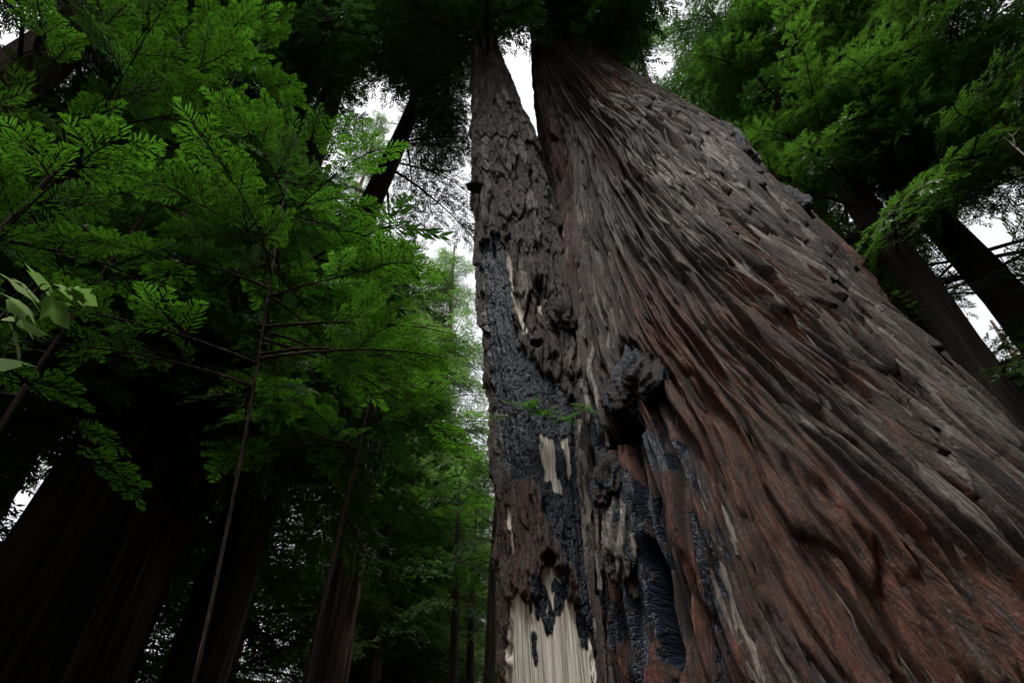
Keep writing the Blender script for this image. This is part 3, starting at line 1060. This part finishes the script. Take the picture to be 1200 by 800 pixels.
LG, RG = 'forest trees to the left of the giant redwood', 'forest trees to the right of the giant redwood'
forest_tree('redwood_tree', 'thick furrowed trunk with a pale lit edge under dense dark boughs', LG, -32.8, 9.0, 0.52, 26, B_DRK + B_MID, 150, 5.0, 22, 1.5, 3.2, seed=11, sides=90)
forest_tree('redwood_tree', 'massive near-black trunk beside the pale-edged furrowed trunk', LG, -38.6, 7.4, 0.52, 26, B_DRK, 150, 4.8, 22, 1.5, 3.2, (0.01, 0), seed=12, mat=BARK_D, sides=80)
forest_tree('redwood_tree', 'straight reddish-brown trunk between the dark grove and the charred stem', LG, -16.9, 11.0, 0.42, 13, B_DRK + B_MID, 40, 7.0, 12.3, 1.2, 2.4, (0.02, 0), seed=13, sides=80)
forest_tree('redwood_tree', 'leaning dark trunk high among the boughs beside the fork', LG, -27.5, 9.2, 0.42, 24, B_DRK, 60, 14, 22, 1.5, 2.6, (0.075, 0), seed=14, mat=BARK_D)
forest_tree('redwood_tree', 'brown trunk almost wholly buried in bright foliage', LG, -62.0, 8.0, 0.48, 24, B_DRK + B_MID, 130, 3.5, 20, 1.6, 2.8, seed=15)
for k, (be, di, r_) in enumerate(((-5.3, 16, 0.17), (-3.5, 18, 0.19), (-1.6, 15, 0.20))):
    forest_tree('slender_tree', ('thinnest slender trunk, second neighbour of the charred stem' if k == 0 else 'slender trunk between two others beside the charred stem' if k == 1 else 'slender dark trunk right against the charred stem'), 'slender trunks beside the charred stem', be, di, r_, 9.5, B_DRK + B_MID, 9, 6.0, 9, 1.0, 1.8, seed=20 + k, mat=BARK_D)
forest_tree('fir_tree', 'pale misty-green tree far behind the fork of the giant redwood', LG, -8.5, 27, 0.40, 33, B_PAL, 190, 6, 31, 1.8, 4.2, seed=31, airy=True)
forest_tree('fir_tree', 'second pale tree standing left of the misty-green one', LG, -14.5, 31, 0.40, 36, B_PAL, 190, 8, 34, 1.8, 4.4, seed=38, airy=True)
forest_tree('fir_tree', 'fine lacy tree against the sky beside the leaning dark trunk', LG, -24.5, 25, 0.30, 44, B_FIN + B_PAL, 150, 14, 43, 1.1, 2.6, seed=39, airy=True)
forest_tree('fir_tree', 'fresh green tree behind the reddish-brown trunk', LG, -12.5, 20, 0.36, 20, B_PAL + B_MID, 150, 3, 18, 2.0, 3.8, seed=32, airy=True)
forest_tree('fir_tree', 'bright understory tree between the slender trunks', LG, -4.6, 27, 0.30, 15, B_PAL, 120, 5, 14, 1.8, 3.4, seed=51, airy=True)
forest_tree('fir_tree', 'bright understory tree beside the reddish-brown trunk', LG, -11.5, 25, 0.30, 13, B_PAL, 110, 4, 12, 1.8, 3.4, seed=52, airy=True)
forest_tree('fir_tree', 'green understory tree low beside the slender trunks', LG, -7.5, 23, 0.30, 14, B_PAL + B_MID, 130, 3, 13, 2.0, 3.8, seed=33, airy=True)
forest_tree('fir_tree', 'shaded green tree between the pale-edged trunk and the reddish-brown trunk', LG, -24, 17, 0.38, 24, B_MID, 180, 3, 22, 2.0, 4.0, seed=34)
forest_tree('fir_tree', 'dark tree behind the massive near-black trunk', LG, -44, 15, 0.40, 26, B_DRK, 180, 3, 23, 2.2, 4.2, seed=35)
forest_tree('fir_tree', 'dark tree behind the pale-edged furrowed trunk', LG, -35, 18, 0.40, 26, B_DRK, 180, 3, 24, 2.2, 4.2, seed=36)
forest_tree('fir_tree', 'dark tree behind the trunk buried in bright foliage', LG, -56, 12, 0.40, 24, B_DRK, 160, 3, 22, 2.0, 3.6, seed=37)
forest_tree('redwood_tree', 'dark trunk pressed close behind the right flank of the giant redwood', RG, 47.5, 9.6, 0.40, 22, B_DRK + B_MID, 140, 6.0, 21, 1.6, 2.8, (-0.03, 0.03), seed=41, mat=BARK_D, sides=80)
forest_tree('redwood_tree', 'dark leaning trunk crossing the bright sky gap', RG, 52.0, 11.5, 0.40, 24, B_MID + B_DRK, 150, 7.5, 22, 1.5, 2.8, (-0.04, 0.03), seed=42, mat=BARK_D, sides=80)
BRIGHT = forest_tree('fir_tree', 'bright soft-green tree with layered boughs', RG, 59, 10.5, 0.36, 24, B_FIN + B_MID, 170, 6.5, 21, 1.8, 2.9, seed=43)
forest_tree('fir_tree', 'green tree rising above the charred lumps on the flank', RG, 41, 15, 0.40, 30, B_FIN + B_MID, 180, 9, 28, 2.0, 3.8, seed=44)
forest_tree('fir_tree', 'dark tree high behind the top of the giant redwood', RG, 27, 15, 0.40, 36, B_DRK, 170, 15, 34, 2.0, 3.8, seed=45)
forest_tree('fir_tree', 'pale green tree low in the sky gap', RG, 48.5, 24, 0.36, 16, B_PAL, 80, 5, 14, 1.8, 3.2, seed=46, airy=True)
forest_tree('fir_tree', 'mid-green tree beyond the leaning trunk', RG, 50, 17, 0.36, 27, B_FIN, 160, 13, 26, 2.0, 3.6, seed=47)

for k, (be, di) in enumerate(((-86, 7.5), (-176, 10), (165, 9.5), (138, 9), (122, 9), (92, 8.5))):  # unseen trees added out of frame to block low skylight
    forest_tree('redwood_tree', 'unseen added tree of the shading ring facing the giant redwood', 'unseen added shade trees', be, di, 0.42, 27, B_DRK, 120, 2.0, 25, 2.2, 5.2, seed=120 + k, shade=1.0, offstage=True)

# limbs high on the giant redwood itself, hanging over the fork
hb = random.Random(77)
for k in range(460):
    left = k % 3 == 0
    z = hb.uniform(12.5, 22)
    col = CS if left else CM
    cx, cyy, r_ = [float(q) for q in col.ax(np.array(z))]
    az = hb.uniform(0, 2 * math.pi)
    L = hb.uniform(1.5, 3.2)
    p = Vector((cx, cyy, z))
    d = Vector((math.cos(az), math.sin(az), hb.uniform(-.25, .05)))
    tst = [p + d * (L * f_) + Vector((-d.y, d.x, 0)) * (0.22 * L * s_) for f_ in (.3, .6, .9) for s_ in (-1, 0, 1)]
    if open_sky(tst, 4):
        continue
    if any((q2 := seen(q)) and q2[1] > (60 if q2[0] < 690 else 60 + (q2[0] - 690) * 0.55) and 540 < q2[0] < 960 for q in tst):
        continue
    o = bpy.data.objects.new('bough', hb.choice(B_DRK))
    COL.objects.link(o)
    o.parent = redwood
    o.location = p - redwood.location
    o.rotation_euler = (hb.uniform(-.4, .4), hb.uniform(0, .25), az)
    o.scale = (L, L, L)


# ------------------------------------------------------------------ young conifers close to the camera
def young_tree(name, label, foot, height, r0, branches, seed, lean=(0, 0)):
    """branches: (height on stem, compass direction in degrees, length, rise in degrees)"""
    g = random.Random(seed)
    root = empty(name, (foot[0], foot[1], 0))
    tag(root, label, 'tree', 'young conifers beside the giant redwood')
    pts = [Vector((lean[0] * z + 0.03 * math.sin(z * 1.3 + seed), lean[1] * z, z)) for z in np.linspace(-0.1, height, 26)]
    link('trunk', tube_mesh('trunk', pts, r0, 0.006, 12, 0.06, seed), root, (TWIG,))

    def axis(z):
        i = (z + 0.1) / (height + 0.1) * 25
        k = max(0, min(24, int(i)))
        return pts[k].lerp(pts[k + 1], i - k)
    base = Vector((foot[0], foot[1], 0))
    count = 0

    def put(par, loc, d, roll, sc):
        nonlocal count
        w0 = base + loc
        for f_ in (0.5, 1.0):
            q = w0 + d.normalized() * (0.42 * sc * f_)
            if on_redwood(q) or open_sky([q], -4) or (q - EYE).length < 1.5:
                return
        o = bpy.data.objects.new('spray', g.choice(SPRAYS))
        COL.objects.link(o)
        o.parent = par
        dd, s_, u_ = frame(d)
        mt = Matrix((dd, -s_, u_)).transposed().to_4x4()
        o.matrix_local = Matrix.Translation(loc) @ mt @ Matrix.Rotation(roll, 4, 'X') @ Matrix.Scale(sc, 4)
        count += 1
    for (z, comp, L, rise) in branches:
        p = axis(z)
        a = R(comp)
        d = Vector((math.sin(a), math.cos(a), math.tan(R(rise)))).normalized()
        n = 9
        bp_ = [p.copy()]
        q = p.copy()
        for i in range(n):
            d = (d + Vector((g.uniform(-.06, .06), g.uniform(-.06, .06), -0.045 + g.uniform(-.03, .03)))).normalized()
            q = q + d * (L / n)
            bp_.append(q.copy())
        br = link('branch', tube_mesh('branch', bp_, 0.004 + 0.006 * L, 0.002, 5), root, (TWIG,))
        ns = max(3, int(L / 0.19))
        for k in range(ns):
            t = 0.22 + 0.78 * (k + 0.5) / ns
            i = min(n - 1, int(t * n))
            loc = bp_[i].lerp(bp_[i + 1], t * n - i)
            dd, s_, u_ = frame(bp_[i + 1] - bp_[i])
            sg = 1 if k % 2 else -1
            an = R(g.uniform(28, 62))
            sd_ = dd * math.cos(an) + s_ * (sg * math.sin(an)) + u_ * g.uniform(-.15, .6)
            put(br, loc, sd_, g.uniform(-.9, .9), g.uniform(0.65, 1.0) * (1.05 - 0.3 * t))
        put(br, bp_[-1], bp_[-1] - bp_[-2], g.uniform(-.3, .3), g.uniform(.75, 1.0))
    return root


def whorls(g, z0, z1, n, lmax, lmin, span=(0, 360), rise=(2, 22)):
    out_ = []
    for i in range(n):
        t = (i + g.random()) / n
        z = z0 + (z1 - z0) * t
        out_.append((z, g.uniform(*span), (lmax + (lmin - lmax) * t) * g.uniform(.75, 1.1), g.uniform(*rise) + 22 * t * t))
    return out_


g = random.Random(5)
tip = at(352, 158, 2.5)
young_tree('young_redwood', 'young redwood whose upright leader tops a bright green cone of sprays', (tip.x + 0.55, tip.y + 0.25), tip.z, 0.009,
           whorls(g, 3.1, tip.z - 0.12, 36, 1.05, 0.16), 61, (-0.55 / tip.z, -0.25 / tip.z))
f = at(70, 400, 4.4)
young_tree('young_redwood', 'tall young redwood with sweeping sprays over the dark grove', (f.x, f.y), 8.8, 0.024, whorls(g, 3.6, 8.6, 18, 1.3, 0.5), 62)
f = at(-110, 400, 3.1)
young_tree('young_redwood', 'young redwood reaching its sprays over the broad pale leaves', (f.x, f.y), 6.4, 0.022, whorls(g, 2.9, 6.2, 20, 1.2, 0.4), 63)
f = at(445, 400, 4.6)
young_tree('young_redwood', 'young redwood with bright tips brushing the charred stem', (f.x, f.y), 6.4, 0.032, whorls(g, 3.9, 6.2, 40, 1.2, 0.3), 64)

# sprig growing straight out of the charred stem
for k, (px, dx) in enumerate(((602, -0.9), (610, -0.4), (618, 0.3), (626, -0.2), (634, 0.6), (642, 0.1), (650, 0.9), (658, 0.4), (666, 1.0), (672, 0.6))):
    o = bpy.data.objects.new('sprig', SPRAYS[k % 6])
    COL.objects.link(o)
    p = at(px, 484 + hb.uniform(-12, 10), 4.24)
    o.parent = redwood
    o.location = p - redwood.location
    o.rotation_euler = (hb.uniform(-.9, .9), hb.uniform(0.0, 0.7), R(-90) + dx * 1.5)
    o.scale = (0.66, 0.66, 0.66)


# ------------------------------------------------------------------ broad-leaved sapling, dead branch, bark flake
def lobed_leaf(name, seed):
    g_ = random.Random(seed)
    prof = [(0.0, 0.0)]
    for ang_, rr_ in ((-118, .42), (-92, .30), (-68, .80), (-44, .45), (-30, .72), (0, 1.05), (30, .74), (44, .46), (68, .82), (92, .32), (118, .40)):
        a_ = R(ang_ + g_.uniform(-5, 5))
        rr_ *= g_.uniform(.9, 1.1)
        prof.append((0.25 + rr_ * math.cos(a_), rr_ * math.sin(a_)))
    v = [(x * .1, y * .1, -0.018 * (y * y) * 1.6 - 0.02 * max(0, x - .3) ** 2) for x, y in prof]
    c = (0.03, 0, 0.003)
    v.append(c)
    n_ = len(prof)
    f_ = [(i, (i + 1) % n_, n_) for i in range(n_)]
    me = mesh_from(name, v, f_, True)
    at_ = me.attributes.new('age', 'FLOAT', 'POINT')
    at_.data.foreach_set('value', [g_.uniform(.5, 1) for _ in v])
    me.materials.append(LEAF_B)
    return me


lf = [lobed_leaf('leaf', 900 + k) for k in range(3)]
ft = at(-70, 360, 1.8)
sap = empty('broadleaf_sapling', (ft.x, ft.y, 0))
tag(sap, 'thin broad-leaved sapling holding a few large pale lobed leaves', 'sapling')
tops = at(22, 352, 1.74)
st = [Vector(((tops.x - ft.x) * t ** 3, (tops.y - ft.y) * t ** 3, -0.1 + (tops.z + 0.1) * t)) for t in np.linspace(0, 1, 16)]
link('stem', tube_mesh('stem', st, 0.014, 0.005, 6), sap, (TWIG,))
g = random.Random(91)
spots = [(28, 342, 1), (18, 372, 1), (40, 328, .9), (62, 332, .7), (14, 388, 1.1), (52, 348, .8), (10, 350, .9), (75, 345, .7), (2, 420, 1), (34, 360, .8), (84, 338, .6), (22, 330, .8)]
for k, (px, py, sc) in enumerate(spots):
    p = at(px, py, 1.72 + g.uniform(-.10, .12))
    q = tops.lerp(p, 0.5) + Vector((0, 0, 0.03))
    link('leaf_stalk', tube_mesh('leaf_stalk', [tops - Vector((ft.x, ft.y, 0.02 * (k % 4))), q - Vector((ft.x, ft.y, 0)), p - Vector((ft.x, ft.y, 0))], 0.003, 0.0012, 4), sap, (TWIG,))
    o = bpy.data.objects.new('leaf', lf[k % 3])
    COL.objects.link(o)
    o.parent = sap
    o.location = p - Vector((ft.x, ft.y, 0))
    o.rotation_euler = (g.uniform(-.6, .6), g.uniform(-.2, .7), g.uniform(-1.2, 1.2))
    o.scale = (sc, sc, sc)

lv = Leaves()
g = random.Random(17)
p0 = at(1215, 195, 6.0)
rt = BRIGHT
for q_ in ([(1215, 195), (1190, 172), (1178, 162), (1168, 158)], [(1190, 172), (1187, 160), (1176, 152), (1162, 148)], [(1187, 172), (1183, 178)], [(1187, 160), (1195, 150)],
           [(1178, 162), (1160, 168)]):
    lv.stick([at(x, y, 6.0 + g.uniform(-.15, .15)) - rt.location for x, y in q_], 0.010, 0.004, 4)
lv.stick([Vector((0, 0, p0.z - 0.4)), (p0 - rt.location) * 0.5 + Vector((0, 0, p0.z * 0.5)), p0 - rt.location], 0.03, 0.010, 5)
me = mesh_from('dead_branch', lv.v, lv.f)
dm = far_bark('dead_wood', (0.22, 0.19, 0.16), (0.42, 0.38, 0.33))
o = link('dead_branch', me, rt, (dm,))
o['label'] = 'bare pale dead twigs'

# flake of bark sticking out sideways from the second stem
x, y, z = [float(q) for q in CS.point(np.array(-0.95), np.array(8.35), 0.02)]
v = [(-.20, -.05, .0), (-.07, -.12, .02), (.06, -.10, .015), (.12, .0, .03), (.10, .12, .04), (-.02, .10, .02), (-.12, .05, .0)]
nf = len(v)
v = v + [(a * .92, b * .92, c - .016) for a, b, c in v]
me = mesh_from('bark_flake', v, [tuple(range(nf)), tuple(range(2 * nf - 1, nf - 1, -1))] + [(i, i + nf, (i + 1) % nf + nf, (i + 1) % nf) for i in range(nf)], False)
add_attr(me, 'grain', np.array([(a * 2, b, 0) for a, b, c in v]))
add_attr(me, 'zones', np.zeros((2 * nf, 3)))
add_attr(me, 'plates', np.full((2 * nf, 3), 0.9))
o = link('bark_flake', me, redwood, (BARK,))
o.location = (x - 2.5, y - 5.7, z)
o.rotation_euler = (0.1, -0.15, 0.3)

print('objects', len(bpy.data.objects), 'tris', sum(len(o.data.polygons) for o in bpy.data.objects if o.type == 'MESH' and o.data.users == 1))
